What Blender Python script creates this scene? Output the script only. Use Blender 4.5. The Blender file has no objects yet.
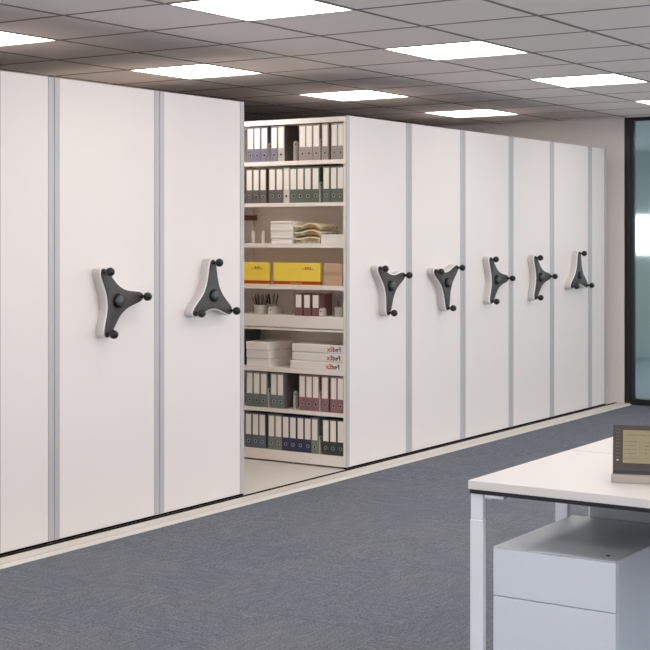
import bpy, bmesh, math, random
from mathutils import Vector, Matrix
random.seed(7)
SC = bpy.context.scene
COL = SC.collection
PI = math.pi

# ------------------------------------------------------------------ camera
F_PX, YAW, CY, CAM_H = 1443.0, math.radians(33.506), 236.04, 1.496
cam_data = bpy.data.cameras.new('camera')
cam = bpy.data.objects.new('camera', cam_data)
COL.objects.link(cam)
cam.location = (0, 0, CAM_H)
cam.rotation_euler = (PI / 2, 0, YAW - PI / 2)
cam_data.sensor_width = 36
cam_data.lens = 36 * F_PX / 650
cam_data.shift_y = -(325 - CY) / 650
cam_data.clip_start = 0.05
SC.camera = cam

# ------------------------------------------------------------------ world, exposure
world = bpy.data.worlds.new('daylight')
SC.world = world
world.use_nodes = True
bg = world.node_tree.nodes['Background']
bg.inputs[0].default_value = (0.86, 0.93, 1.0, 1)
bg.inputs[1].default_value = 3.5
LAMP_STRENGTH = 9.8
LAMP_COLOUR = (1.0, 0.935, 0.875, 1)
SC.view_settings.view_transform = 'Standard'
SC.view_settings.look = 'None'
SC.view_settings.gamma = 1
SC.view_settings.use_curve_mapping = False
SC.view_settings.exposure = 0.07
SC.cycles.max_bounces = 16
SC.cycles.diffuse_bounces = 12

# ------------------------------------------------------------------ main measures (metres)
FRONT = 4.938                  # plane of the shelving fronts
PLAT_Y = 4.788                 # front edge of the platform
CEIL = 2.544
GX, GY, MOD = 5.029, 3.569, 0.625
X0R, X1R = GX - 15 * MOD, 12.15
Y0R, Y1R = GY - 9 * MOD, 8.25
OPEN_X = 7.70                  # shelving face towards the aisle
PLAT_Z = 0.015
UNIT_B, UNIT_T = 0.027, 2.262

def ray(px):
    u = (px - 325.0) / F_PX
    return math.cos(YAW) + math.sin(YAW) * u, math.sin(YAW) - math.cos(YAW) * u
def shelf_y(px, x=OPEN_X):     # where a pixel column meets the plane X = x
    a, b = ray(px)
    return x * b / a

# ------------------------------------------------------------------ materials
def srgb(r, g, b):
    def c(v):
        v /= 255.0
        return v / 12.92 if v <= 0.04045 else ((v + 0.055) / 1.055) ** 2.4
    return (c(r), c(g), c(b), 1)
MATS = {}
def mat(name, col, rough=0.5, metal=0.0, noise=0.0, nscale=200.0, bump=0.0, coords='Object', **kw):
    if name in MATS:
        return MATS[name]
    m = bpy.data.materials.new(name)
    m.use_nodes = True
    nt = m.node_tree
    b = nt.nodes['Principled BSDF']
    b.inputs['Base Color'].default_value = col
    b.inputs['Roughness'].default_value = rough
    b.inputs['Metallic'].default_value = metal
    for k, v in kw.items():
        b.inputs[k.replace('_', ' ')].default_value = v
    tc = nt.nodes.new('ShaderNodeTexCoord')
    n = nt.nodes.new('ShaderNodeTexNoise')
    n.inputs['Scale'].default_value = nscale
    n.inputs['Detail'].default_value = 3
    nt.links.new(tc.outputs[coords], n.inputs['Vector'])
    mix = nt.nodes.new('ShaderNodeMix')
    mix.data_type = 'RGBA'
    lo = [max(0, c * (1 - noise)) for c in col[:3]] + [1]
    hi = [min(1, c * (1 + noise)) for c in col[:3]] + [1]
    mix.inputs[6].default_value = lo
    mix.inputs[7].default_value = hi
    nt.links.new(n.outputs[0], mix.inputs[0])
    nt.links.new(mix.outputs[2], b.inputs['Base Color'])
    if bump:
        bp = nt.nodes.new('ShaderNodeBump')
        bp.inputs['Strength'].default_value = bump
        bp.inputs['Distance'].default_value = 0.002
        nt.links.new(n.outputs[0], bp.inputs['Height'])
        nt.links.new(bp.outputs[0], b.inputs['Normal'])
    MATS[name] = m
    return m
def emit(name, col, strength):
    m = bpy.data.materials.new(name)
    m.use_nodes = True
    nt = m.node_tree
    nt.nodes.remove(nt.nodes['Principled BSDF'])
    e = nt.nodes.new('ShaderNodeEmission')
    e.inputs[0].default_value = col
    e.inputs[1].default_value = strength
    nt.links.new(e.outputs[0], nt.nodes['Material Output'].inputs[0])
    return m

M_PANEL = mat('white laminate', srgb(234, 226, 222), 0.42, noise=0.03, nscale=260, bump=0.08)
M_TRIM = mat('silver edging', srgb(190, 186, 187), 0.42, 0.1, noise=0.03)
M_GAP = mat('black rubber', srgb(16, 14, 15), 0.9, Specular_IOR_Level=0.1)
M_STEEL = mat('white shelf steel', srgb(240, 233, 226), 0.45, noise=0.02)
M_BACK = mat('warm grey steel', srgb(238, 230, 222), 0.5, noise=0.03)
M_TOPS = mat('added dark bounce sheet', srgb(96, 88, 84), 0.8, noise=0.1, nscale=20)  # dark so unseen unit tops bounce little light onto the ceiling
M_WALL = mat('painted plaster', srgb(228, 220, 216), 0.8, noise=0.02, nscale=60, bump=0.05)
M_PLAT = mat('cream deck', srgb(214, 208, 200), 0.5, noise=0.03, nscale=30)
M_ALU = mat('brushed aluminium', srgb(196, 194, 190), 0.3, 0.8, noise=0.05)
M_TILE = mat('mineral ceiling tile', srgb(240, 232, 227), 0.95, noise=0.05, nscale=350, bump=0.15)
M_GRID = mat('dark ceiling void', srgb(70, 64, 62), 0.9)
M_HOUSE = mat('pale grey plastic', srgb(206, 201, 199), 0.4)
M_DARK = mat('charcoal plastic', srgb(68, 62, 61), 0.5, noise=0.03)
M_BLACK = mat('black plastic', srgb(11, 11, 12), 0.3)
M_HUB = mat('slate cap', srgb(66, 75, 80), 0.35)
M_DESK = mat('white desk laminate', srgb(220, 216, 214), 0.35, noise=0.015, nscale=60)
M_UNDERSHADE = mat('black underside shade strip', srgb(10, 10, 11), 0.5)
M_LEG = mat('white powder coat', srgb(226, 230, 236), 0.4, noise=0.015)
M_PED = mat('pale grey steel', srgb(214, 220, 230), 0.33, noise=0.015, nscale=80)
M_TRAY = mat('grey steel tray', srgb(150, 152, 156), 0.45)
M_LAMP = emit('lamp diffuser', LAMP_COLOUR, LAMP_STRENGTH)
M_LFRAME = mat('white lamp frame', srgb(225, 222, 218), 0.5)
M_PAPER = mat('white paper', srgb(238, 234, 228), 0.8, noise=0.02)
M_WHITEBOX = mat('white card', srgb(236, 231, 224), 0.65, noise=0.02)
M_BOOKEND = mat('pale bookend steel', srgb(226, 220, 214), 0.5)
M_KRAFT = mat('kraft card', srgb(196, 166, 140), 0.8, noise=0.08, nscale=60)

def carpet_material():
    m = bpy.data.materials.new('blue grey carpet')
    m.use_nodes = True
    nt = m.node_tree
    b = nt.nodes['Principled BSDF']
    b.inputs['Roughness'].default_value = 0.95
    tc = nt.nodes.new('ShaderNodeTexCoord')
    info = nt.nodes.new('ShaderNodeObjectInfo')
    add = nt.nodes.new('ShaderNodeVectorMath'); add.operation = 'ADD'
    cmb = nt.nodes.new('ShaderNodeCombineXYZ')
    mul = nt.nodes.new('ShaderNodeMath'); mul.operation = 'MULTIPLY'
    mul.inputs[1].default_value = 37.0
    nt.links.new(info.outputs['Random'], mul.inputs[0])
    for i in range(3):
        nt.links.new(mul.outputs[0], cmb.inputs[i])
    nt.links.new(tc.outputs['Object'], add.inputs[0])
    nt.links.new(cmb.outputs[0], add.inputs[1])
    def noise(scale, vec, detail=2):
        mp = nt.nodes.new('ShaderNodeMapping')
        mp.inputs['Scale'].default_value = vec
        nt.links.new(add.outputs[0], mp.inputs[0])
        n = nt.nodes.new('ShaderNodeTexNoise')
        n.inputs['Scale'].default_value = scale
        n.inputs['Detail'].default_value = detail
        nt.links.new(mp.outputs[0], n.inputs['Vector'])
        return n.outputs[0]
    streak = noise(1.0, (9, 105, 1))
    pile = noise(120, (1, 1, 1), 3)
    patch = noise(1.6, (1, 1, 1), 1)
    def mixc(a, c, f):
        x = nt.nodes.new('ShaderNodeMix'); x.data_type = 'RGBA'
        if isinstance(a, tuple): x.inputs[6].default_value = a
        else: nt.links.new(a, x.inputs[6])
        if isinstance(c, tuple): x.inputs[7].default_value = c
        else: nt.links.new(c, x.inputs[7])
        nt.links.new(f, x.inputs[0])
        return x
    def ramp(s, lo, hi):
        r = nt.nodes.new('ShaderNodeMapRange')
        r.inputs['From Min'].default_value = lo
        r.inputs['From Max'].default_value = hi
        nt.links.new(s, r.inputs[0])
        return r.outputs[0]
    base = mixc(srgb(100, 106, 119), srgb(108, 111, 120), ramp(patch, 0.35, 0.65))
    light = mixc(base.outputs[2], srgb(140, 144, 153), ramp(streak, 0.42, 0.95))
    dark = mixc(srgb(56, 59, 67), light.outputs[2], ramp(pile, 0.22, 0.58))
    nt.links.new(dark.outputs[2], b.inputs['Base Color'])
    bp = nt.nodes.new('ShaderNodeBump')
    bp.inputs['Strength'].default_value = 0.35
    bp.inputs['Distance'].default_value = 0.004
    nt.links.new(pile, bp.inputs['Height'])
    nt.links.new(bp.outputs[0], b.inputs['Normal'])
    return m
M_CARPET = carpet_material()

def glass_material():
    m = bpy.data.materials.new('teal tinted glass')
    m.use_nodes = True
    nt = m.node_tree
    b = nt.nodes['Principled BSDF']
    b.inputs['Base Color'].default_value = srgb(222, 232, 232)
    b.inputs['Roughness'].default_value = 0.13
    b.inputs['IOR'].default_value = 1.2
    b.inputs['Transmission Weight'].default_value = 1.0
    return m
M_GLASS = glass_material()

# ------------------------------------------------------------------ mesh helpers
class MB:
    def __init__(self):
        self.v, self.f = [], []
    def box(self, x0, x1, y0, y1, z0, z1):
        o = len(self.v)
        self.v += [(x, y, z) for z in (z0, z1) for y in (y0, y1) for x in (x0, x1)]
        self.f += [tuple(o + i for i in q) for q in
                   ((0, 2, 3, 1), (4, 5, 7, 6), (0, 1, 5, 4), (2, 6, 7, 3), (0, 4, 6, 2), (1, 3, 7, 5))]
        return self
    def prism(self, pts, fn, d0, d1):
        # pts: outline (a, b); fn(a, b, d) -> xyz
        o, n = len(self.v), len(pts)
        self.v += [fn(a, b, d0) for a, b in pts] + [fn(a, b, d1) for a, b in pts]
        self.f.append(tuple(o + i for i in range(n))[::-1])
        self.f.append(tuple(o + n + i for i in range(n)))
        for i in range(n):
            j = (i + 1) % n
            self.f.append((o + i, o + j, o + n + j, o + n + i))
        return self
    def lathe(self, prof, fn, seg=20):
        # prof: (radius, height); fn(a, b, h) -> xyz; ends closed
        o, n = len(self.v), len(prof)
        for r, h in prof:
            for k in range(seg):
                t = 2 * PI * k / seg
                self.v.append(fn(r * math.cos(t), r * math.sin(t), h))
        for i in range(n - 1):
            for k in range(seg):
                k2 = (k + 1) % seg
                self.f.append((o + i * seg + k, o + i * seg + k2, o + (i + 1) * seg + k2, o + (i + 1) * seg + k))
        self.f.append(tuple(o + k for k in range(seg))[::-1])
        self.f.append(tuple(o + (n - 1) * seg + k for k in range(seg)))
        return self
    def mesh(self, name, bevel=0.0, smooth=False, seg=2):
        me = bpy.data.meshes.new(name)
        me.from_pydata(self.v, [], self.f)
        bm = bmesh.new(); bm.from_mesh(me)
        bmesh.ops.recalc_face_normals(bm, faces=bm.faces)
        if bevel:
            es = [e for e in bm.edges if len(e.link_faces) == 2 and e.calc_face_angle(0) > 0.6]
            bmesh.ops.bevel(bm, geom=es, offset=bevel, segments=seg, affect='EDGES', profile=0.5, clamp_overlap=True)
        bm.to_mesh(me); bm.free()
        if smooth:
            for p in me.polygons:
                p.use_smooth = True
            try:
                me.set_sharp_from_angle(angle=math.radians(38))
            except Exception:
                pass
        return me
def link(name, me, m=None, parent=None, loc=(0, 0, 0), rot=(0, 0, 0)):
    o = bpy.data.objects.new(name, me)
    COL.objects.link(o)
    if m is not None and me is not None and not me.materials:
        me.materials.append(m)
    o.location = loc
    o.rotation_euler = rot
    if parent:
        o.parent = parent
    return o
def build(name, mb, m, parent=None, bevel=0.0, smooth=False, loc=(0, 0, 0), rot=(0, 0, 0), seg=2):
    return link(name, mb.mesh(name, bevel, smooth, seg), m, parent, loc, rot)
def box(name, m, parent, x0, x1, y0, y1, z0, z1, bevel=0.0):
    return build(name, MB().box(x0, x1, y0, y1, z0, z1), m, parent, bevel)
def tag(o, label, cat, group=None, kind=None):
    o['label'] = label
    o['category'] = cat
    if group: o['group'] = group
    if kind: o['kind'] = kind
    return o
def thing(name, label, cat, loc=(0, 0, 0), rotz=0.0, group=None):
    o = link(name, None, None, None, loc, (0, 0, rotz))
    return tag(o, label, cat, group)
def structure(o, label, cat):
    return tag(o, label, cat, kind='structure')
def text_mesh(body, size, fn, shear=0.0, bold=0.0, depth=0.0006):
    cu = bpy.data.curves.new('text', 'FONT')
    cu.body = body; cu.size = size; cu.shear = shear; cu.offset = bold
    cu.extrude = depth / 2; cu.resolution_u = 2
    t = bpy.data.objects.new('text', cu)
    COL.objects.link(t)
    dg = bpy.context.evaluated_depsgraph_get()
    dg.update()
    me = bpy.data.meshes.new_from_object(t.evaluated_get(dg))
    bpy.data.objects.remove(t)
    bpy.data.curves.remove(cu)
    w = max(v.co.x for v in me.vertices)
    for v in me.vertices:
        v.co = Vector(fn(v.co.x, v.co.y, v.co.z))
    me.materials.clear()
    return me, w

# ================================================================== THE ROOM
# floor: screed with carpet tiles, each laid a quarter turn from its neighbour
floor = build('floor', MB().box(X0R, X1R, Y0R, Y1R, -0.12, -0.007), M_GRID)
structure(floor, 'blue-grey streaked carpet floor in front of the shelving', 'floor')
T = 0.5
tile_me = MB().box(-T / 2 + 0.0005, T / 2 - 0.0005, -T / 2 + 0.0005, T / 2 - 0.0005, -0.007, 0).mesh('carpet_tile', 0.0008, seg=1)
tile_me.materials.append(M_CARPET)
y_end = PLAT_Y
xs = [X1R - T * (i + 0.5) for i in range(19)]
ys = [y_end - T * (j + 0.5) for j in range(8)]
for i, x in enumerate(xs):
    for j, y in enumerate(ys):
        link('carpet_tile', tile_me, None, floor, (x, y, 0), (0, 0, PI / 2 if (i + j) % 2 else 0))
xe, ye = X1R - 19 * T, y_end - 8 * T
rest = MB()
rest.box(X0R, xe, Y0R, y_end, -0.007, 0).box(xe, X1R, Y0R, ye, -0.007, 0).box(X0R, 4.2, y_end, Y1R, -0.007, 0)
r_ = build('carpet', rest, M_CARPET, floor)
r_['kind'] = 'stuff'

# ceiling: dark void slab above, lay-in tiles below it
ceiling = build('ceiling', MB().box(X0R, X1R, Y0R, Y1R, CEIL + 0.012, CEIL + 0.14), M_GRID)
structure(ceiling, 'grey suspended ceiling of square mineral tiles', 'ceiling')
lamp_cells = {(3 * a, 3 * b) for a in range(-4, 4) for b in range(-2, 2)}
G = 0.0115
ct_me = MB().box(G, MOD - G, G, MOD - G, 0, 0.012).mesh('ceiling_tile', 0.003, seg=1)
ct_me.materials.append(M_TILE)
rest = MB(); n_tiles = 0
for i in range(-15, 12):
    for j in range(-9, 8):
        if (i, j) in lamp_cells: continue
        x, y = GX + i * MOD, GY + j * MOD
        x1, y1 = min(x + MOD, X1R), min(y + MOD, Y1R)
        # in the field of view?
        seen = False
        for cx_ in (x, x1):
            for cy_ in (y, y1):
                d = math.cos(YAW) * cx_ + math.sin(YAW) * cy_
                if d > 1:
                    px = 325 + F_PX * (math.sin(YAW) * cx_ - math.cos(YAW) * cy_) / d
                    py = CY - F_PX * (CEIL - CAM_H) / d
                    if -60 < px < 710 and -40 < py and cy_ < 7.3: seen = True
        if x1 - x < 0.05 or y1 - y < 0.05: continue
        if seen and x1 - x > 0.62 and y1 - y > 0.62:
            link('ceiling_tile', ct_me, None, ceiling, (x, y, CEIL)); n_tiles += 1
        elif seen:
            o = build('ceiling_tile', MB().box(x + G, x1 - G, y + G, y1 - G, CEIL, CEIL + 0.012), M_TILE, ceiling, 0.003, seg=1)
            n_tiles += 1
        else:
            rest.box(x + G, x1 - G, y + G, y1 - G, CEIL, CEIL + 0.012)
r_ = build('tile_field', rest, M_TILE, ceiling)
r_['kind'] = 'stuff'
print('ceiling tiles', n_tiles)

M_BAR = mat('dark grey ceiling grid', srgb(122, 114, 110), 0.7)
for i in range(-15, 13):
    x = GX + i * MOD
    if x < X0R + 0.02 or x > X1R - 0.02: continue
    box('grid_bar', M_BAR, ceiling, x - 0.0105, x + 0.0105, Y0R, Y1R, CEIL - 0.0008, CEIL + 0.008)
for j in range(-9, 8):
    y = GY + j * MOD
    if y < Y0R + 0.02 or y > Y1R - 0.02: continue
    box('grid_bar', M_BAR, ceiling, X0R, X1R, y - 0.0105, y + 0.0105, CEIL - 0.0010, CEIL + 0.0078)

# ceiling lights in the grid
fr = MB()
for a0, a1, b0, b1 in ((G, MOD - G, G, 0.016), (G, MOD - G, MOD - 0.016, MOD - G), (G, 0.016, 0.016, MOD - 0.016), (MOD - 0.016, MOD - G, 0.016, MOD - 0.016)):
    fr.box(a0, a1, b0, b1, -0.003, 0.012)
lf_me = fr.mesh('frame', 0.0); lf_me.materials.append(M_LFRAME)
ld_me = MB().box(0.016, MOD - 0.016, 0.016, MOD - 0.016, 0.0, 0.010).mesh('diffuser'); ld_me.materials.append(M_LAMP)
LAMP_LABEL = {
    (0, 0): 'square ceiling light at the top edge, above the open aisle',
    (3, 3): 'square ceiling light above the second and third white fronts, left of the open aisle',
    (3, 0): 'large square ceiling light in the upper middle right of the picture',
    (6, 3): 'square ceiling light just above the stacked shelves of the open aisle',
    (9, 3): 'small far square ceiling light above the right run of fronts',
    (6, 0): 'square ceiling light in the upper right, left of the one cut by the edge',
    (0, 3): 'square ceiling light cut by the left edge of the picture',
    (9, 0): 'small square ceiling light cut by the right edge, near the glass partition',
}
for (i, j) in sorted(lamp_cells):
    x, y = GX + i * MOD, GY + j * MOD
    t = thing('ceiling_light', LAMP_LABEL.get((i, j), 'square white ceiling light of the room outside the picture'), 'ceiling light', (x, y, CEIL), 0, 'square lights in the ceiling grid')
    link('frame', lf_me, None, t)
    link('diffuser', ld_me, None, t)

# walls
wall_end = build('wall_right', MB().box(X1R, X1R + 0.12, 4.858, Y1R + 0.12, -0.12, CEIL + 0.14), M_WALL)
structure(wall_end, 'off-white end wall beyond the last shelving front', 'wall')
wall_back = build('wall_back', MB().box(X0R - 0.12, X1R, Y1R, Y1R + 0.12, -0.12, CEIL + 0.14), M_WALL)
structure(wall_back, 'off-white wall behind the shelving', 'wall')
wl = MB().box(X0R - 0.12, X0R, Y0R - 0.12, Y1R, -0.12, 0.45).box(X0R - 0.12, X0R, Y0R - 0.12, Y1R, 2.42, CEIL + 0.14)  # unseen wall; large openings added so daylight reaches the shelf faces
for k in range(7):
    yy = Y0R + k * (Y1R - Y0R) / 6.0
    wl.box(X0R - 0.12, X0R, max(Y0R - 0.12, yy - 0.1), min(Y1R, yy + 0.1), 0.45, 2.42)
wall_left = build('wall_left', wl, M_WALL)
structure(wall_left, 'unseen off-white wall on the left, openings added to let in daylight', 'wall')
wf = MB().box(X0R, 17.0, Y0R - 0.12, Y0R, -0.12, 0.45).box(X0R, 17.0, Y0R - 0.12, Y0R, 2.42, CEIL + 0.14)  # unseen wall set close to throw daylight on the right-hand fronts
for k in range(9):
    xx = X0R + k * (17.0 - X0R) / 8.0
    wf.box(max(X0R, xx - 0.12), min(17.0, xx + 0.12), Y0R - 0.12, Y0R, 0.45, 2.42)
wf.box(X0R, 3.4, Y0R - 0.119, Y0R - 0.001, 0.45, 2.42)  # solid stretch added to hold daylight off the left-hand fronts
wall_front = build('wall_front', wf, M_WALL)
structure(wall_front, 'unseen near-side wall, placed and opened to let in daylight', 'wall')

# glazed partition in the end wall plane
M_FRAME = mat('black frame', srgb(14, 15, 16), 0.35)
part_ = build('window_1', MB().box(X1R + 0.01, X1R + 0.09, Y0R, 4.858, 0.0, 0.055).box(X1R + 0.01, X1R + 0.09, Y0R, 4.858, CEIL - 0.03, CEIL + 0.012), M_FRAME, None, 0.003)
structure(part_, 'black-framed floor-to-ceiling glass partition beside the end wall', 'glass partition')
edges = [4.858]
while edges[-1] - 1.18 > Y0R: edges.append(edges[-1] - 1.18)
edges.append(Y0R + 0.052)
for k, e in enumerate(edges):
    box('post', M_FRAME, part_, X1R + 0.005, X1R + 0.095, e - 0.052, e, 0.0, CEIL + 0.012, 0.003)
    if k + 1 < len(edges):
        box('glazing_bead', mat('dark green bead', srgb(34, 46, 46), 0.3), part_, X1R + 0.03, X1R + 0.07, e - 0.080, e - 0.052, 0.055, CEIL - 0.03)
        box('pane', M_GLASS, part_, X1R + 0.044, X1R + 0.054, edges[k + 1], e - 0.080, 0.055, CEIL - 0.03)

# the next room seen through the glass
M_TEAL = mat('pale teal paint', srgb(200, 209, 210), 0.7, noise=0.04, nscale=3)
nx0, nx1 = X1R + 0.12, 17.0
nf = build('floor_beyond', MB().box(X1R, nx1 + 0.12, Y0R, Y1R, -0.12, 0.0), mat('slate floor', srgb(140, 156, 164), 0.45, noise=0.05, nscale=4))
structure(nf, 'dark floor of the room behind the glass partition', 'floor')
nc = build('ceiling_beyond', MB().box(X1R, nx1 + 0.12, Y0R, Y1R, CEIL + 0.012, CEIL + 0.14), mat('pale ceiling', srgb(214, 222, 222), 0.9))
structure(nc, 'ceiling of the room behind the glass partition', 'ceiling')
nw = MB().box(nx1, nx1 + 0.12, Y0R, Y1R, 0.0, 1.27).box(nx1, nx1 + 0.12, Y0R, Y1R, 1.75, CEIL + 0.012).box(nx1, nx1 + 0.12, 6.72, Y1R, 1.27, 1.75)
nw = build('wall_beyond', nw, M_TEAL)
structure(nw, 'teal-grey wall with a bright window strip behind the glass', 'wall')
nb = build('wall_beyond_back', MB().box(X1R + 0.12, nx1 + 0.12, Y1R, Y1R + 0.12, -0.12, CEIL + 0.14), M_TEAL)
structure(nb, 'side wall of the room behind the glass', 'wall')
for k, (lx, ly) in enumerate(((13.5, 3.57), (13.5, 6.4), (15.4, 3.57), (15.4, 5.0))):  # lamps added out of sight to brighten the room beyond
    t = thing('ceiling_light', 'added unseen lamp brightening the room behind the glass partition', 'ceiling light', (lx, ly, CEIL), 0, 'added lamps behind the glass partition')
    link('frame', lf_me, None, t)
    link('diffuser', ld_me, None, t)

# platform the shelving rolls on
plat = build('floor_platform', MB().box(4.2, X1R, PLAT_Y + 0.03, FRONT - 0.029, 0, PLAT_Z).box(4.2, X1R, FRONT + 0.012, Y1R, 0, PLAT_Z), M_PLAT)
structure(plat, 'cream raised platform with a black rail groove under the shelving', 'platform')
box('rail_groove', M_GAP, plat, 4.2, X1R, FRONT - 0.029, FRONT + 0.012, 0, PLAT_Z - 0.003)
build('edge_ramp', MB().prism([(PLAT_Y, 0), (PLAT_Y + 0.03, 0), (PLAT_Y + 0.03, PLAT_Z), (PLAT_Y + 0.022, PLAT_Z), (PLAT_Y, 0.003)], lambda a, b, d: (d, a, b), 4.2, X1R), M_PLAT, plat)
for k in range(4):
    xa = 4.2 + k * 2.0
    box('edge_trim', M_ALU, plat, xa, min(X1R, xa + 1.995), PLAT_Y + 0.023, PLAT_Y + 0.029, PLAT_Z - 0.001, PLAT_Z + 0.0015)

# ================================================================== MOBILE SHELVING
def spider(scale=1.0, grow=0.0):
    half = [(0.034, 0.059), (0.048, 0.0500), (0.073, 0.0405), (0.100, 0.0350), (0.125, 0.0310), (0.150, 0.0270), (0.168, 0.0220)]
    tip = [(0.1815, 0.0150), (0.187, 0.007), (0.1885, 0.0), (0.187, -0.007), (0.1815, -0.0150)]
    arm = half + tip + [(u, -v) for u, v in reversed(half[1:])]
    pts = []
    for k in range(3):
        c, s = math.cos(2 * PI * k / 3), math.sin(2 * PI * k / 3)
        for u, v in arm:
            v = -v
            pts.append((u * c - v * s, u * s + v * c))
    # smooth once around
    n = len(pts)
    out = []
    for i in range(n):
        p, q, r = pts[i - 1], pts[i], pts[(i + 1) % n]
        out.append(((p[0] + 2 * q[0] + r[0]) / 4, (p[1] + 2 * q[1] + r[1]) / 4))
    if grow:
        g = []
        for i in range(n):
            p, r = out[i - 1], out[(i + 1) % n]
            tx, ty = r[0] - p[0], r[1] - p[1]
            L = math.hypot(tx, ty)
            g.append((out[i][0] + grow * ty / L, out[i][1] - grow * tx / L))
        # keep the outward side
        if sum(math.hypot(*q) for q in g) < sum(math.hypot(*q) for q in out) and grow > 0:
            g = [(2 * o[0] - q[0], 2 * o[1] - q[1]) for o, q in zip(out, g)]
        out = g
    return [(a * scale, b * scale) for a, b in out]
wallfn = lambda a, b, d: (a, -d, b)       # in the front plane, d towards the room
HOUSE_ME = MB().prism(spider(1.0, 0.005), wallfn, 0.0, 0.048).mesh('handle_housing', 0.003, True)
RIM_ME = MB().prism(spider(1.0, 0.006), wallfn, 0.048, 0.055).mesh('rim', 0.0015, True)
FACE_ME = MB().prism(spider(), wallfn, 0.055, 0.062).mesh('face_plate', 0.002, True)
HUB_ME = MB().lathe([(0.034, 0.060), (0.034, 0.070), (0.031, 0.076), (0.024, 0.079)], wallfn, 24).mesh('hub_ring', 0, True)
CAP_ME = MB().lathe([(0.024, 0.076), (0.023, 0.081), (0.016, 0.086), (0.006, 0.088)], wallfn, 20).mesh('hub_cap', 0, True)
kp = [(0.0095, 0.0), (0.0095, 0.006), (0.0075, 0.010), (0.0075, 0.018)]
for k in range(9):
    a = -1.15 + k * (PI / 2 + 1.12) / 8.0
    kp.append((max(0.001, 0.0215 * math.cos(a)), 0.040 + 0.0235 * math.sin(a)))
KNOB_ME = MB().lathe(kp, wallfn, 18).mesh('knob', 0, True)
for me, m in ((HOUSE_ME, M_HOUSE), (RIM_ME, mat('white plastic rim', srgb(238, 236, 234), 0.35)), (FACE_ME, M_DARK), (HUB_ME, M_BLACK), (CAP_ME, M_HUB), (KNOB_ME, M_BLACK)):
    me.materials.append(m)
HANDLE_Z = 1.17
def handle(unit, xc, deg, scale=1.05):
    a = math.radians(deg)
    h = link('handle_housing', HOUSE_ME, None, unit, (xc, 0, HANDLE_Z), (0, -a, 0))
    h.scale = (scale, 1, scale)
    link('rim', RIM_ME, None, h)
    link('face_plate', FACE_ME, None, h)
    link('hub_ring', HUB_ME, None, h)
    link('hub_cap', CAP_ME, None, h)
    for k in range(3):
        t = 2 * PI * k / 3
        link('knob', KNOB_ME, None, h, (0.172 * math.cos(t), -0.062, 0.172 * math.sin(t)))
    return h

TRIM_W = 0.038
DEPTH_END = 7.98
BAYS = (FRONT + 0.0042, 5.93, 6.93, 7.95)
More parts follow.
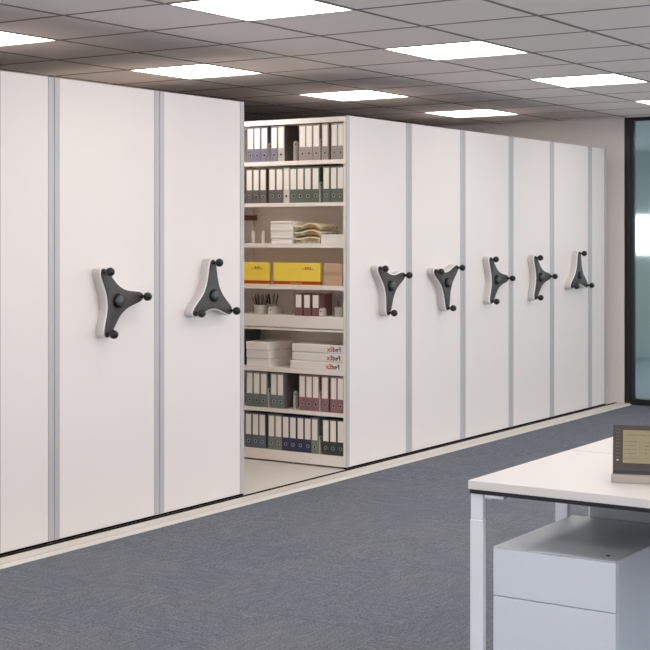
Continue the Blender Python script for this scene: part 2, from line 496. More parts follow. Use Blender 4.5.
# shelf boards: (top, bottom of the lip)
BOARDS = [(1.985, 1.957), (1.712, 1.688), (1.448, 1.420), (1.177, 1.149), (0.979, 0.881), (0.633, 0.606), (0.367, 0.342)]
BASE_T, TOP_B = 0.094, 2.223
def shelving(name_label, x0, x1, deg=None, shelves=(), shift=0.03, group='white mobile shelving units'):
    e = 0.0015
    w = x1 - x0
    u = thing('shelving_unit', name_label, 'shelving unit', (x0, FRONT, 0), 0, group)
    L = lambda Y: Y - FRONT
    box('front_panel', M_PANEL, u, TRIM_W, w - TRIM_W, 0, 0.0035, UNIT_B, UNIT_T, 0.0015)
    for a in (e, w - TRIM_W + 0.0005):
        box('edge_trim', M_TRIM, u, a, a + TRIM_W - 0.002, -0.003, 0.0035, UNIT_B, UNIT_T, 0.001)
    box('dark_gap_fill', M_GAP, u, e, w - e, 0.003, 0.02, PLAT_Z + 0.0006, UNIT_B - 0.0005)  # black strip added to darken the shaded gap under the panel
    if not shelves:
        box('carcass', M_BACK, u, e + 0.002, w - e - 0.002, 0.0042, L(DEPTH_END), PLAT_Z + 0.012, UNIT_T - 0.006)
        box('dark_bounce_sheet', M_TOPS, u, e + 0.003, w - e - 0.003, 0.008, L(DEPTH_END), UNIT_T - 0.006, UNIT_T - 0.003)  # unseen dark sheet added to keep the ceiling above from brightening
        for yy in (5.35, 6.5, 7.6):
            box('wheel_carriage', M_GAP, u, 0.05, w - 0.05, L(yy) - 0.02, L(yy) + 0.02, PLAT_Z + 0.001, PLAT_Z + 0.012)
    else:
        mid = w / 2.0 if len(shelves) == 2 else None
        box('top_rail', M_STEEL, u, e, w - e, 0.0042, L(DEPTH_END), TOP_B, UNIT_T - 0.006, 0.0015)
        box('dark_bounce_sheet', M_TOPS, u, e + 0.003, w - e - 0.003, 0.008, L(DEPTH_END), UNIT_T - 0.006, UNIT_T - 0.003)  # same added sheet, cuts bounce light to the ceiling
        box('base', M_STEEL, u, e, w - e, 0.0042, L(DEPTH_END), UNIT_B, BASE_T, 0.0015)
        for yy in (5.35, 6.5, 7.6):
            box('wheel_carriage', M_GAP, u, 0.05, w - 0.05, L(yy) - 0.02, L(yy) + 0.02, PLAT_Z + 0.001, UNIT_B)
        for side in shelves:
            xa, xb = (e, 0.36) if side == 'left' else (w - 0.36, w - e)
            xk = xb if side == 'left' else xa
            for k, yb in enumerate((FRONT + 0.0042,) + BAYS[1:]):
                box('upright', M_STEEL, u, xa, xb, L(yb), L(yb) + 0.017, BASE_T, TOP_B, 0.001)
            for k in range(3):
                ya, yc = L(BAYS[k]) + 0.0175, L(BAYS[k + 1]) - 0.0005
                box('back_panel', M_BACK, u, xk - 0.003, xk + 0.003, ya, yc, BASE_T, TOP_B)
                for (zt, zb) in BOARDS:
                    mb = MB()
                    pa, pb = (xa + 0.001, xb - 0.004) if side == 'left' else (xa + 0.004, xb - 0.001)
                    mb.box(pa, pb, ya, yc, zt - 0.004, zt)
                    la, lb = (pa, pa + 0.014) if side == 'left' else (pb - 0.014, pb)
                    if zt - zb < 0.05:
                        mb.box(la, lb, ya, yc, zb, zt - 0.004)
                        build('shelf', mb, M_STEEL, u)
                    else:
                        mb.box(la, lb, ya, yc, zb, zb + 0.018).box(pa, pb, ya, yc, zb + 0.014, zb + 0.018)
                        s = build('shelf', mb, M_STEEL, u)
                        box('drawer_front', M_STEEL, s, la - 0.001 if side == 'left' else la, lb if side == 'left' else lb + 0.001, ya + 0.001, yc - 0.001, zb + 0.0195, zt - 0.0045, 0.001)
    if deg is not None:
        handle(u, w / 2 + shift, deg)
    return u
shelving('narrow white shelving unit without a handle, cut by the left edge of the picture', 4.70, 5.0865)
shelving('white shelving unit with its handle arm pointing right, second front from the left edge', 5.088, 5.8715, 5, shift=0.0)
shelving('white shelving unit with its handle arm pointing up, directly left of the open aisle', 5.873, 6.62, 90, ('right',), shift=0.012)
shelving('open shelving unit full of binders, directly right of the aisle', OPEN_X, 8.4915, 21, ('left',), shift=0.058)
shelving('white shelving unit with handle arms spread like a Y, second front right of the aisle', 8.493, 9.2685, 34, shift=0.04)
shelving('white shelving unit with its handle arm pointing right, third front right of the aisle', 9.27, 10.0515, 2)
shelving('white shelving unit with its handle arm pointing right, fourth front right of the aisle', 10.053, 10.8005, 1)
shelving('white shelving unit with its handle arm pointing up, fifth front right of the aisle', 10.802, 11.5755, 90)
shelving('narrow white shelving unit without a handle, beside the end wall', 11.577, 11.929)

# ================================================================== SHELF CONTENTS
FACE_X = OPEN_X + 0.010        # front of what stands on the shelves
LEV = {1: 1.985, 2: 1.712, 3: 1.448, 4: 1.177, 5: 0.979, 6: 0.633, 7: 0.367, 8: BASE_T}
for k in LEV: LEV[k] += 0.0006
SHELF_WORD = {1: 'top shelf', 2: 'second shelf from the top', 5: 'shelf below the yellow parcels', 7: 'second shelf from the bottom', 8: 'bottom shelf'}
ORD = ['first', 'second', 'third', 'fourth', 'fifth', 'sixth', 'seventh', 'eighth', 'ninth', 'tenth', 'eleventh', 'twelfth', 'thirteenth', 'fourteenth', 'fifteenth']
BW = 0.052
BIND = {}
def binder_meshes(h, depth=0.25):
    key = (round(h, 3), depth)
    if key in BIND: return BIND[key]
    w = BW / 2
    cov = MB().box(0, 0.0025, -w, w, 0, h).box(0.0025, depth, -w, -w + 0.0025, 0, h).box(0.0025, depth, w - 0.0025, w, 0, h)
    pap = MB().box(0.012, depth - 0.012, -w + 0.004, w - 0.004, 0.006, h - 0.022)
    lab = MB().box(-0.0012, 0, -w + 0.006, w - 0.006, h * 0.375, h * 0.955)
    def ringfn(a, b, d): return (-d, a, b + h * 0.19)
    ro = MB()
    seg = 16
    o = 0
    for r0, r1, d in ((0.0105, 0.0082, 0.002),):
        pts = [(r0, 0), (r0, d), (r1, d), (r1, 0)]
        for (r, hh) in pts:
            for k in range(seg):
                t = 2 * PI * k / seg
                ro.v.append(ringfn(r * math.cos(t), r * math.sin(t), hh))
        for i in range(3):
            for k in range(seg):
                k2 = (k + 1) % seg
                ro.f.append((i * seg + k, i * seg + k2, (i + 1) * seg + k2, (i + 1) * seg + k))
    hole = MB().lathe([(0.0084, 0.0), (0.0084, 0.0006)], ringfn, 14)
    BIND[key] = (cov.mesh('cover', 0), pap.mesh('pages'), lab.mesh('spine_label', 0), ro.mesh('finger_ring', 0, True), hole.mesh('finger_hole'))
    return BIND[key]
M_LABEL = mat('cream spine label', srgb(243, 236, 228), 0.6, noise=0.01)
M_RING = mat('nickel ring', srgb(205, 205, 205), 0.3, 0.6)
M_HOLE = mat('finger hole', srgb(20, 18, 18), 0.8)
BCOL = {
    'lilac-blue': (120, 118, 136), 'light grey': (186, 178, 170), 'taupe-grey': (158, 147, 140),
    'dark grey': (104, 98, 97), 'cream': (214, 204, 194), 'green': (97, 108, 94),
    'teal-grey': (108, 122, 121), 'dark red': (128, 88, 90), 'dusty red': (146, 108, 111),
    'slate blue': (94, 104, 118), 'sage grey': (120, 128, 120), 'navy blue': (50, 56, 88), 'dark green': (56, 64, 62),
}
VARIANT = {}
def share(me, m, key):
    k = (me.name, m.name, key)
    if k not in VARIANT:
        c = me.copy(); c.materials.clear(); c.materials.append(m); VARIANT[k] = c
    return VARIANT[k]
count = {}
def binder(row, y, w, colour, h, ring=True, depth=0.25, label=None, side=None):
    count[row] = count.get(row, 0) + 1
    lab = label or '%s ring binder on the %s, %s binder from left' % (colour, SHELF_WORD[row], ORD[count[row] - 1])
    b = thing('ring_binder', lab, 'binder', (FACE_X + random.uniform(0, 0.006), y, LEV[row]), 0, 'ring binders on the ' + SHELF_WORD[row])
    b.scale = (1, w / BW, 1)
    cov, pap, sl, rg, hl = binder_meshes(h, depth)
    m = mat('binder ' + colour, srgb(*BCOL[colour]), 0.5, noise=0.04, nscale=120)
    link('cover', share(cov, m, colour), None, b)
    link('pages', share(pap, M_PAPER, 'p'), None, b)
    link('spine_label', share(sl, M_LABEL, 'l'), None, b)
    if side:
        box('side_cover', mat('side %d' % side[0], srgb(*side), 0.6), b, 0.003, depth, -BW / 2 - 0.0012, -BW / 2, 0, h)
    if ring:
        link('finger_ring', share(rg, M_RING, 'r'), None, b)
        link('finger_hole', share(hl, M_HOLE, 'h'), None, b)
    return b
def run(row, zoom, x_origin, z0, z1, n, colour, h, **kw):
    ya, yb = shelf_y(x_origin + z0 / zoom, FACE_X), shelf_y(x_origin + z1 / zoom, FACE_X)
    yb = max(yb, FRONT + 0.023)
    w = (ya - yb) / n
    for k in range(n):
        binder(row, ya - (k + 0.5) * w, w - 0.0012, colour, h, **kw)
def bookend(x, y, z, label, length=0.07, height=0.125, foot=0.05, hole=True):
    r = 0.018
    pts = [(0, 0), (length, 0), (length, height - r)]
    pts += [(length - r + r * math.cos(a), height - r + r * math.sin(a)) for a in (PI / 6, PI / 3, PI / 2)]
    pts += [(r - r * math.sin(a), height - r + r * math.cos(a)) for a in (0, PI / 6, PI / 3, PI / 2)]
    t = thing('bookend', label, 'bookend', (x, y, z), 0, 'steel bookends between the binders')
    build('plate', MB().prism(pts, lambda a, b, d: (a, d, b), 0.0, 0.0018), M_BOOKEND, t)
    if hole: build('punched_hole', MB().lathe([(0.006, 0), (0.006, 0.0006)], lambda a, b, d: (0.018 + a, -d, height - 0.022 + b), 12), M_HOLE, t)
    if foot: box('foot', M_BOOKEND, t, 0.004, length - 0.004, 0.0018, foot, 0, 0.0008)
    return t
Z1, O1 = 5.652, 240.0
Z4, O4 = 5.417, 235.0
# row 1
run(1, Z1, O1, 39, 155, 3, 'lilac-blue', 0.231)
run(1, Z1, O1, 174, 212, 1, 'lilac-blue', 0.231)
run(1, Z1, O1, 212, 249, 1, 'light grey', 0.231, side=(96, 84, 78))
run(1, Z1, O1, 332, 449, 3, 'taupe-grey', 0.231)
run(1, Z1, O1, 462, 499, 1, 'taupe-grey', 0.231)
run(1, Z1, O1, 514, 592, 2, 'taupe-grey', 0.231)
# row 2
run(2, Z1, O1, 34, 147, 3, 'dark grey', 0.230)
run(2, Z1, O1, 161, 243, 2, 'dark grey', 0.230)
run(2, Z1, O1, 244, 277, 1, 'cream', 0.230)
run(2, Z1, O1, 278, 446, 4, 'green', 0.230)
run(2, Z1, O1, 468, 592, 3, 'green', 0.230)
# row 7
run(7, Z4, O4, 60, 174, 3, 'teal-grey', 0.231)
run(7, Z4, O4, 190, 227, 1, 'teal-grey', 0.231)
run(7, Z4, O4, 227, 264, 1, 'teal-grey', 0.231, side=(108, 104, 102))
run(7, Z4, O4, 344, 455, 3, 'dusty red', 0.231)
run(7, Z4, O4, 466, 506, 1, 'dusty red', 0.231)
run(7, Z4, O4, 516, 594, 2, 'dusty red', 0.231)
# row 8
run(8, Z4, O4, 54, 165, 3, 'slate blue', 0.231)
run(8, Z4, O4, 178, 253, 2, 'sage grey', 0.231)
run(8, Z4, O4, 254, 412, 4, 'navy blue', 0.231)
run(8, Z4, O4, 413, 450, 1, 'sage grey', 0.231)
run(8, Z4, O4, 471, 594, 3, 'dark green', 0.231)
# row 5: three dark red binders without rings
run(5, Z1, O1, 308, 350, 1, 'dark red', 0.142, ring=False, depth=0.15)
run(5, Z1, O1, 357, 398, 1, 'dark red', 0.142, ring=False, depth=0.15)
run(5, Z1, O1, 404, 446, 1, 'dark red', 0.142, ring=False, depth=0.15)
# bookends between the binders
def be(row, zoom, org, z, label, **kw):
    bookend(FACE_X + 0.004, shelf_y(org + z / zoom, FACE_X + 0.004) - 0.002, LEV[row], label, foot=0, **kw)
be(1, Z1, O1, 161, 'small steel bookend between the lilac-blue binders on the top shelf', length=0.034)
be(1, Z1, O1, 303, 'steel bookend left of the first taupe-grey binder on the top shelf', length=0.055, height=0.13)
be(1, Z1, O1, 451, 'small steel bookend after the third taupe-grey binder on the top shelf', length=0.026, height=0.14)
be(2, Z1, O1, 449, 'steel bookend between the green binders on the second shelf', length=0.036, height=0.135)
be(7, Z4, O4, 178, 'small steel bookend between the teal-grey binders', length=0.03, height=0.13)
be(7, Z4, O4, 317, 'steel bookend left of the first dusty red binder', length=0.05, height=0.12)
be(7, Z4, O4, 457, 'small steel bookend after the third dusty red binder', length=0.024, height=0.13)
be(8, Z4, O4, 455, 'steel bookend left of the dark green binders on the bottom shelf', length=0.03, height=0.12)
be(3, Z1, O1, 66, 'leftmost small steel bookend on the shelf of white boxes', length=0.034, height=0.082, hole=False)
be(3, Z1, O1, 122, 'small steel bookend beside the stack of white boxes', length=0.034, height=0.084, hole=False)
be(5, Z1, O1, 160, 'wide steel bookend right of the full pencil cup', length=0.16, height=0.052)
be(5, Z1, O1, 447, 'wide steel bookend right of the dark red binders', length=0.085, height=0.052)

# row 3 ------------------------------------------------------------
def carton(name, label, cat, x, y0, y1, z, depth, h, m, group=None, lid=None, rot=0.0, bevel=0.002):
    yc = (y0 + y1) / 2
    w = abs(y1 - y0)
    t = thing(name, label, cat, (x, yc, z), rot, group)
    b = box('body', m, t, 0, depth, -w / 2, w / 2, 0, h, bevel)
    return t, w
ya, yb = shelf_y(270.6, FACE_X), shelf_y(292.2, FACE_X)
z = LEV[3]
for k, nm in enumerate(('bottom', 'middle', 'top')):
    t, w = carton('white_file_box', 'flat white lidded box, %s of the stack of three on the third shelf' % nm, 'box', FACE_X + 0.006, ya, yb, z, 0.24, 0.0455, M_WHITEBOX, 'flat white boxes on the third shelf', rot=random.uniform(-0.006, 0.006))
    box('lid', M_WHITEBOX, t, -0.003, 0.243, -w / 2 - 0.004, w / 2 + 0.004, 0.032, 0.048, 0.002)
    z += 0.0485
def wavy(w, depth, amp, h0, h1, nx=14):
    mb = MB()
    ny = nx
    top = []
    for zz in (h0, h1):
        for i in range(ny + 1):
            y = w / 2 - w * i / ny
            s = i / ny
            wv = amp * (math.sin(s * 2 * PI * 1.05 + 3.6))
            mb.v.append((0, y, zz + wv)); mb.v.append((depth, y, zz + wv * 0.5))
    n = 2 * (ny + 1)
    for i in range(ny):
        a = 2 * i
        mb.f += [(a, a + 2, a + 3, a + 1), (n + a, n + a + 1, n + a + 3, n + a + 2), (a, n + a, n + a + 2, a + 2), (a + 1, a + 3, n + a + 3, n + a + 1)]
    mb.f += [(0, 1, n + 1, n), (n - 2, 2 * n - 2, 2 * n - 1, n - 1)]
    return mb
def print_material():
    m = bpy.data.materials.new('magazine cover print')
    m.use_nodes = True
    nt = m.node_tree
    b = nt.nodes['Principled BSDF']
    b.inputs['Roughness'].default_value = 0.35
    tc = nt.nodes.new('ShaderNodeTexCoord')
    n = nt.nodes.new('ShaderNodeTexNoise')
    n.inputs['Scale'].default_value = 38; n.inputs['Detail'].default_value = 2
    nt.links.new(tc.outputs['Object'], n.inputs['Vector'])
    r = nt.nodes.new('ShaderNodeValToRGB')
    r.color_ramp.interpolation = 'LINEAR'
    els = r.color_ramp.elements
    els[0].position = 0.36; els[0].color = srgb(150, 143, 130)
    els[1].position = 0.62; els[1].color = srgb(212, 202, 176)
    for p, c in ((0.44, srgb(178, 170, 148)), (0.52, srgb(176, 170, 150))):
        e = els.new(p); e.color = c
    nt.links.new(n.outputs[0], r.inputs[0])
    nt.links.new(r.outputs[0], b.inputs['Base Color'])
    return m
M_MAG = print_material()
M_MAGEDGE = mat('pale yellow cover', srgb(246, 234, 196), 0.4, noise=0.05)
M_FLOWER = mat('orange print', srgb(214, 140, 34), 0.5, noise=0.25, nscale=90)
ya, yb = shelf_y(293.2, FACE_X), shelf_y(319.5, FACE_X)
w = ya - yb
z = LEV[3]
for k, nm in enumerate(('bottom', 'middle', 'top')):
    t = thing('magazine_bundle', 'wavy bundle of magazines with an orange flower cover, %s of the three' % nm, 'magazines', (FACE_X + 0.012, (ya + yb) / 2, z), 0, 'magazine bundles on the third shelf')
    amp = (0.006, 0.009, 0.011)[k]
    pg = wavy(w - 0.008, 0.21, amp, 0.014, 0.030)
    pg.box(0.002, 0.21, -w / 2 + 0.006, w / 2 - 0.006, 0 if k == 0 else 0.012, 0.016)
    build('pages', pg, M_MAG, t)
    build('cover', wavy(w - 0.002, 0.215, amp, 0.030, 0.0375), M_MAGEDGE, t, loc=(-0.010, 0, 0))
    mb = MB()
    pts = [(0.026 * math.cos(a) * (1 + 0.2 * math.sin(3 * a)), 0.0095 * math.sin(a) * (1 + 0.15 * math.cos(2 * a))) for a in [2 * PI * i / 18 for i in range(18)]]
    mb.prism(pts, lambda a, b, d: (-d, a - w * 0.22, b + 0.026), 0.0, 0.0032)
    build('flower_print', mb, M_FLOWER, t)
    z += 0.0425
ya, yb = shelf_y(320.2, FACE_X), FRONT + 0.024
t, w = carton('white_flat_box', 'low white box at the right end of the third shelf', 'box', FACE_X + 0.008, ya, yb, LEV[3], 0.24, 0.056, M_WHITEBOX)
box('lid', M_WHITEBOX, t, -0.002, 0.242, -w / 2 - 0.0005, w / 2 + 0.0005, 0.042, 0.058, 0.002)
# small brown box on the end upright, hung high at the bay end
ya = 5.928
t = thing('label_holder', 'small dark brown holder high at the left end of the third shelf', 'holder', (OPEN_X + 0.12, 5.9285, 1.604), 0)
box('clip', mat('brown leatherette', srgb(112, 74, 64), 0.6, noise=0.1), t, 0, 0.22, -0.045, 0.0, 0, 0.034, 0.002)
box('card', mat('brown card', srgb(128, 90, 78), 0.7), t, 0.01, 0.21, -0.0465, -0.045, 0.005, 0.029)

# row 4: yellow parcels -----------------------------------------------
M_YEL = mat('yellow carton', srgb(252, 222, 84), 0.45, noise=0.05, nscale=14)
M_REDB = mat('red-brown band', srgb(176, 66, 34), 0.5, noise=0.08, nscale=40)
M_REDT = mat('red print', srgb(176, 44, 30), 0.5)
M_PALE = mat('pale print', srgb(226, 176, 130), 0.5)
dhl_me, dhl_w = text_mesh('DHL', 0.027, lambda a, b, d: (-d, a, b), shear=0.25, bold=0.0006)
dhl_me.materials.append(M_REDT)
def parcel(label, p0, p1, h, logo_px, depth=0.024, mark=False):
    ya, yb = shelf_y(p0, FACE_X), shelf_y(p1, FACE_X)
    t, w = carton('parcel_box', label, 'box', FACE_X + 0.004, ya, yb, LEV[4], depth, h, M_YEL, 'yellow parcels on the fourth shelf')
    mb = MB().box(-0.0012, 0.0, -w / 2 + 0.0005, w / 2 - 0.0005, 0.004, 0.025).box(0.0, depth - 0.002, -w / 2 - 0.0012, -w / 2, 0.004, 0.025)
    build('red_band', mb, M_REDB, t)
    ly = shelf_y(logo_px, FACE_X) - (ya + yb) / 2
    lz = h - 0.044
    link('logo_text', dhl_me, None, t, (-0.0006, ly - dhl_w / 2, lz))
    ln = MB()
    for q in range(2):
        ln.box(-0.0012, -0.0002, ly + dhl_w / 2 + 0.006, ly + dhl_w / 2 + 0.018, lz + 0.001 + q * 0.004, lz + 0.003 + q * 0.004)
        ln.box(-0.0012, -0.0002, ly - dhl_w / 2 - 0.018, ly - dhl_w / 2 - 0.003, lz + 0.001 + q * 0.004, lz + 0.003 + q * 0.004)
    build('logo_lines', ln, M_REDT, t)
    if mark:
        ln = MB()
        for q in range(7):
            ln.box(-0.0018, -0.0010, -0.045 + q * 0.014, -0.036 + q * 0.014, 0.010, 0.0150)
        build('band_print', ln, M_PALE, t)
    box('tape', mat('clear tape', srgb(236, 196, 70), 0.25), t, 0.004, depth - 0.004, -0.02, 0.02, h, h + 0.0006)
    return t
parcel('short yellow parcel with a red band and mark, left end of the fourth shelf', 243.0, 268.4, 0.144, 257.0)
parcel('long yellow parcel with a red band and mark, middle of the fourth shelf', 273.0, 319.2, 0.144, 307.5, mark=True)
ya, yb = shelf_y(323.2, FACE_X), shelf_y(342.0, FACE_X)
t, w = carton('cardboard_box', 'brown cardboard box right of the yellow parcels', 'box', FACE_X + 0.004, ya, max(yb, FRONT + 0.024), LEV[4], 0.2, 0.142, M_KRAFT)
box('tape', mat('brown tape', srgb(182, 148, 120), 0.4), t, -0.0006, 0.0, -w / 2 + 0.001, w / 2 - 0.001, 0.066, 0.090)

# row 5: pencil cups ---------------------------------------------------
M_CUP = mat('pale grey cup', srgb(186, 182, 178), 0.45, noise=0.04)
PCOL = [(30, 30, 34), (60, 60, 66), (150, 110, 84), (44, 40, 46), (88, 92, 100), (36, 36, 40), (170, 140, 110), (52, 60, 72)]
def cup(label, px, x, n, seed, r=0.040):
    rnd = random.Random(seed)
    y = shelf_y(px, x)
    t = thing('pencil_cup', label, 'pencil cup', (x, y, LEV[5]), 0, 'pencil cups under the yellow parcels')
    up = lambda a, b, d: (a, b, d)
    build('cup', MB().lathe([(r * 0.94, 0.0), (r, 0.002), (r, 0.060), (r - 0.0025, 0.060), (r - 0.0025, 0.006), (0.001, 0.005)], up, 24), M_CUP, t, 0, True)
    build('rim', MB().lathe([(r + 0.0005, 0.0575), (r + 0.0015, 0.0585), (r + 0.0015, 0.0605), (r - 0.002, 0.061), (r - 0.0035, 0.0585)], up, 24), M_CUP, t, 0, True)
    for k in range(n):
        c = PCOL[(k + seed) % len(PCOL)]
        a = 2 * PI * (k + 0.35) / n
        L = rnd.uniform(0.112, 0.142)
        b0 = Vector((0.45 * r * math.cos(a), 0.45 * r * math.sin(a), 0.008))
        lean = rnd.uniform(0.95, 1.25)
        d = Vector((lean * r * math.cos(a), lean * r * math.sin(a), L)) - b0
        if n == 1: d = Vector((0.0, 0.030, 0.092)); b0 = Vector((0.0, -0.012, 0.008))
        mb = MB().lathe([(0.0038, 0), (0.0038, d.length - 0.014), (0.0012, d.length)], up, 8)
        p = thing('pencil', 'slim black pen standing in the small cup at the right end' if n == 1 else ('slim dark pencil among those standing in the left cup' if n == 10 else 'slim dark pencil standing in the cup behind the wide bookend'), 'pencil', (x + b0.x, y + b0.y, LEV[5] + b0.z), 0, 'pencils in the ' + ('right cup' if n == 1 else 'left cup' if n == 10 else 'cup behind the bookend'))
        p.rotation_mode = 'QUATERNION'
        p.rotation_quaternion = d.to_track_quat('Z', 'Y')
        build('barrel', mb, mat('pencil %d' % c[0], srgb(*c), 0.4), p, 0, True)
        build('ferrule', MB().lathe([(0.0041, d.length - 0.026), (0.0041, d.length - 0.020)], up, 8), mat('ferrule', srgb(120, 118, 116), 0.3, 0.8), p)
cup('grey cup full of dark pencils, left end of the narrow shelf', 260.6, FACE_X + 0.06, 10, 3, 0.046)
cup('grey cup of pencils half hidden behind the wide bookend', 272.5, FACE_X + 0.20, 7, 6, 0.036)
cup('small grey cup with one black pen at the right end of the narrow shelf', 340.0, FACE_X + 0.09, 1, 5, 0.036)

# row 6: paper reams and white mailers ---------------------------------
ya, yb = shelf_y(245.5, FACE_X), shelf_y(268.2, FACE_X)
z = LEV[6]
for k, nm in enumerate(('bottom', 'middle', 'top')):
    t, w = carton('paper_ream', 'white wrapped paper ream, %s of the stack left of the white mailer boxes' % nm, 'paper ream', FACE_X + 0.012 - 0.004 * k, ya, yb, z, 0.29, 0.0535, M_PAPER, 'paper reams beside the mailer boxes', bevel=0.004)
    box('wrapper_band', M_WHITEBOX, t, 0.11, 0.17, -w / 2 - 0.0006, w / 2 + 0.0006, -0.0002, 0.0538)
    z += 0.0548
t = thing('storage_box', 'dark grey box behind the stack of paper reams', 'box', (OPEN_X + 0.05, 5.80, LEV[6]), 0)
M_DG = mat('dark grey card', srgb(84, 80, 80), 0.6, noise=0.05)
box('body', M_DG, t, 0, 0.215, 0, 0.118, 0, 0.20, 0.002)
box('lid', M_DG, t, -0.002, 0.217, -0.002, 0.120, 0.185, 0.228, 0.002)
FED, wF = text_mesh('Fed', 0.042, lambda a, b, d: (-d, a, b), bold=0.0011)
EXT, wE = text_mesh('Ex', 0.042, lambda a, b, d: (-d, a, b), bold=0.0011)
FED.materials.append(mat('dark violet print', srgb(66, 52, 92), 0.5))
EXT.materials.append(mat('red print two', srgb(206, 62, 58), 0.5))
z = LEV[6]
for k, nm in enumerate(('bottom', 'middle', 'top')):
    ya, yb = shelf_y((289.6, 291.2, 291.2)[k], FACE_X), FRONT + 0.024
    t, w = carton('mailer_box', 'flat white mailer box with a red and dark mark, %s of the stack' % nm, 'box', FACE_X + (0.002, 0.006, 0.004)[k], ya, yb, z, 0.27, 0.0545, M_WHITEBOX, 'flat white mailer boxes', bevel=0.008)
    ty = shelf_y(340.6 - (0.6 * (2 - k)), FACE_X) - (ya + yb) / 2
    link('logo_text', FED, None, t, (-0.0004, ty, 0.013))
    link('logo_text', EXT, None, t, (-0.0004, ty + wF + 0.002, 0.013))
    if k == 2:
        box('address_label', mat('dark label', srgb(92, 88, 90), 0.6), t, 0.02, 0.09, -w / 2 + 0.02, -w / 2 + 0.11, 0.0545, 0.0552)
    z += 0.0556

# ================================================================== DESKS
DZ = 0.742
def desk(label, x0, x1, tray):
    y1, y0 = 2.092, 0.492
    t = thing('office_desk', label, 'desk', (x0, y1, 0), 0, 'white office desks set back to back')
    w, L = x1 - x0, y0 - y1
    box('desktop', M_DESK, t, 0, w, L, 0, DZ - 0.027, DZ, 0.0015)
    box('shade_strip', M_UNDERSHADE, t, 0.004, w - 0.004, L + 0.004, -0.004, DZ - 0.040, DZ - 0.027)  # black strip paints in the shade line under the desktop
    for lx in (0.007 if tray else 0.16, w - 0.12):
        for ly in (-0.0525, L + 0.012):
            leg = build('leg', MB().box(lx, lx + 0.022, ly + 0.004, ly + 0.050, 0.012, 0.622), M_LEG, t, 0.003)
            box('inner_tube', M_LEG, leg, lx + 0.002, lx + 0.020, ly + 0.006, ly + 0.048, 0.622, DZ - 0.040, 0.002)
            box('foot', M_BLACK, leg, lx + 0.004, lx + 0.020, ly + 0.008, ly + 0.046, 0.0, 0.012)
            sg = -1 if ly > L / 2 else 1
            yy = ly if sg < 0 else ly + 0.052
            box('bracket', M_LEG, leg, lx + 0.002, lx + 0.020, min(yy, yy + sg * 0.065), max(yy, yy + sg * 0.065), DZ - 0.050, DZ - 0.040)
    for ly in (-0.050, L + 0.022):
        box('side_rail', M_LEG, t, 0.048 if tray else 0.19, w - 0.12, ly, ly + 0.030, DZ - 0.062, DZ - 0.040)
    if tray:
        mb = MB().box(w - 0.105, w - 0.102, L + 0.13, -0.125, 0.495, 0.592).box(w - 0.102, w - 0.02, L + 0.13, -0.125, 0.495, 0.498).box(w - 0.023, w - 0.02, L + 0.13, -0.125, 0.498, 0.592)
        mb.box(w - 0.112, w - 0.102, L + 0.13, -0.125, 0.586, 0.592)
        tr = build('cable_tray', mb, M_TRAY, t)
        for yy in (-0.30, L / 2, L + 0.30):
            box('hanger', M_TRAY, tr, w - 0.102, w - 0.098, yy - 0.02, yy + 0.02, 0.498, DZ - 0.040)
    return t
desk('white desk with black underside shade strip in front, carrying the desk display', 3.960, 4.716, True)
desk('white desk behind the near desk, joined at the thin seam', 4.724, 5.485, False)

# drawer pedestal under the near desk
PX0, PX1, PY0, PY1, PH = 3.992, 4.592, 1.622, 2.022, 0.54
t = thing('drawer_pedestal', 'pale grey steel drawer pedestal under the near desk', 'drawer unit', (PX0, PY1, 0), 0)
w, L = PX1 - PX0, PY0 - PY1
box('carcass', M_PED, t, 0.020, w, L, 0, 0.055, PH - 0.0015, 0.002)
box('top_plate', M_PED, t, 0.0, w + 0.0005, L - 0.0005, 0.0005, PH - 0.0015, PH, 0.0006)
for za, zb in ((0.391, PH - 0.0035), (0.060, 0.388)):
    d_ = box('drawer', M_PED, t, 0.0, 0.0195, L + 0.0005, -0.0005, za, zb, 0.0015)
    box('grip_lip', M_TRAY, d_, 0.006, 0.016, L + 0.012, -0.012, zb, zb + 0.0015)
lx, ly = 4.063 - PX0, 1.675 - PY1
build('lock', MB().lathe([(0.007, PH), (0.007, PH + 0.0015), (0.005, PH + 0.002)], lambda a, b, d: (lx + a, ly + b, d), 16), M_BLACK, t)
for cx_ in (0.06, w - 0.06):
    for cy_ in (-0.05, L + 0.05):
        c_ = build('castor', MB().lathe([(0.021, -0.010), (0.023, -0.006), (0.023, 0.006), (0.021, 0.010)], lambda a, b, d: (cx_ + a, cy_ + d, 0.023 + b), 16), M_BLACK, t)
        box('fork', M_TRAY, c_, cx_ - 0.012, cx_ + 0.012, cy_ - 0.014, cy_ + 0.014, 0.044, 0.056)

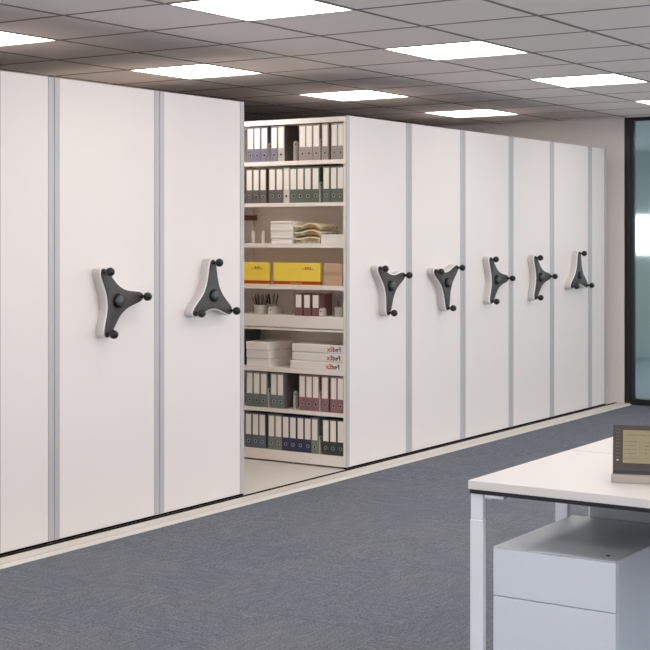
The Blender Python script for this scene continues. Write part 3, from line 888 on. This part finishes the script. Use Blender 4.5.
# desk display
M_BEZ = mat('brown-black bezel', srgb(66, 56, 50), 0.45, noise=0.04)
M_BEZ2 = mat('dark bezel strip', srgb(34, 34, 38), 0.4)
M_BASE = mat('taupe plastic base', srgb(168, 158, 150), 0.5, noise=0.03)
M_LCD = mat('olive lcd', srgb(140, 131, 98), 0.3, noise=0.04, nscale=30)
M_INK = mat('lcd ink', srgb(94, 88, 66), 0.5)
M_INK2 = mat('printed legend', srgb(44, 36, 32), 0.5)
t = thing('desk_display', 'dark desk display with an olive screen standing on the near desk', 'display', (4.158, 1.705, DZ + 0.0004), math.radians(18.5))
WD = 0.31
build('base', MB().prism([(0, 0), (0.15, 0), (0.15, 0.012), (0.02, 0.026), (0, 0.024)], lambda a, b, d: (a, d, b), -WD, 0), M_BASE, t, 0.002)
tilt = math.radians(9)
scr = link('screen_housing', MB().box(0, 0.022, -WD + 0.006, -0.004, 0, 0.150).mesh('screen_housing', 0.002), M_BEZ, t, (0.016, 0, 0.0255), (0, tilt, 0))
build('lower_strip', MB().box(-0.0015, 0, -WD + 0.007, -0.005, 0.0, 0.011), M_BEZ2, scr)
box('lcd', M_LCD, scr, -0.001, 0.0, -WD + 0.012, -0.034, 0.034, 0.134)
for k in range(9):
    box('side_key', mat('key ridge', srgb(98, 84, 76), 0.5), scr, -0.002, 0.0, -0.025, -0.013, 0.050 + k * 0.0105, 0.0535 + k * 0.0105)
box('indicator', mat('white indicator', srgb(225, 222, 220), 0.4), scr, -0.002, 0.0, -0.021, -0.016, 0.0405, 0.0445)
rnd = random.Random(11)
def scribble(rows, m, name, y_start, y_end, hgt):
    mb = MB()
    for zz in rows:
        y = y_start
        while y > y_end:
            wl = rnd.uniform(0.0016, 0.006)
            mb.box(-0.0016, -0.0009, max(y - wl, y_end), y, zz, zz + hgt * rnd.uniform(0.7, 1.1))
            y -= wl + rnd.uniform(0.0012, 0.005)
    o = build(name, mb, m, scr)
    o['kind'] = 'stuff'
scribble([0.118], M_INK, 'screen_heading', -0.046, -0.25, 0.0034)
scribble([0.098, 0.086, 0.074, 0.062, 0.046], M_INK, 'screen_text', -0.038, -0.076, 0.0024)
scribble([0.096, 0.086, 0.075, 0.063, 0.048], M_INK, 'screen_text', -0.100, -0.27, 0.0024)
box('screen_divider', M_INK, scr, -0.0015, -0.0009, -0.0835, -0.083, 0.042, 0.102)
scribble([0.0225], M_INK2, 'bezel_print', -0.040, -0.28, 0.004)
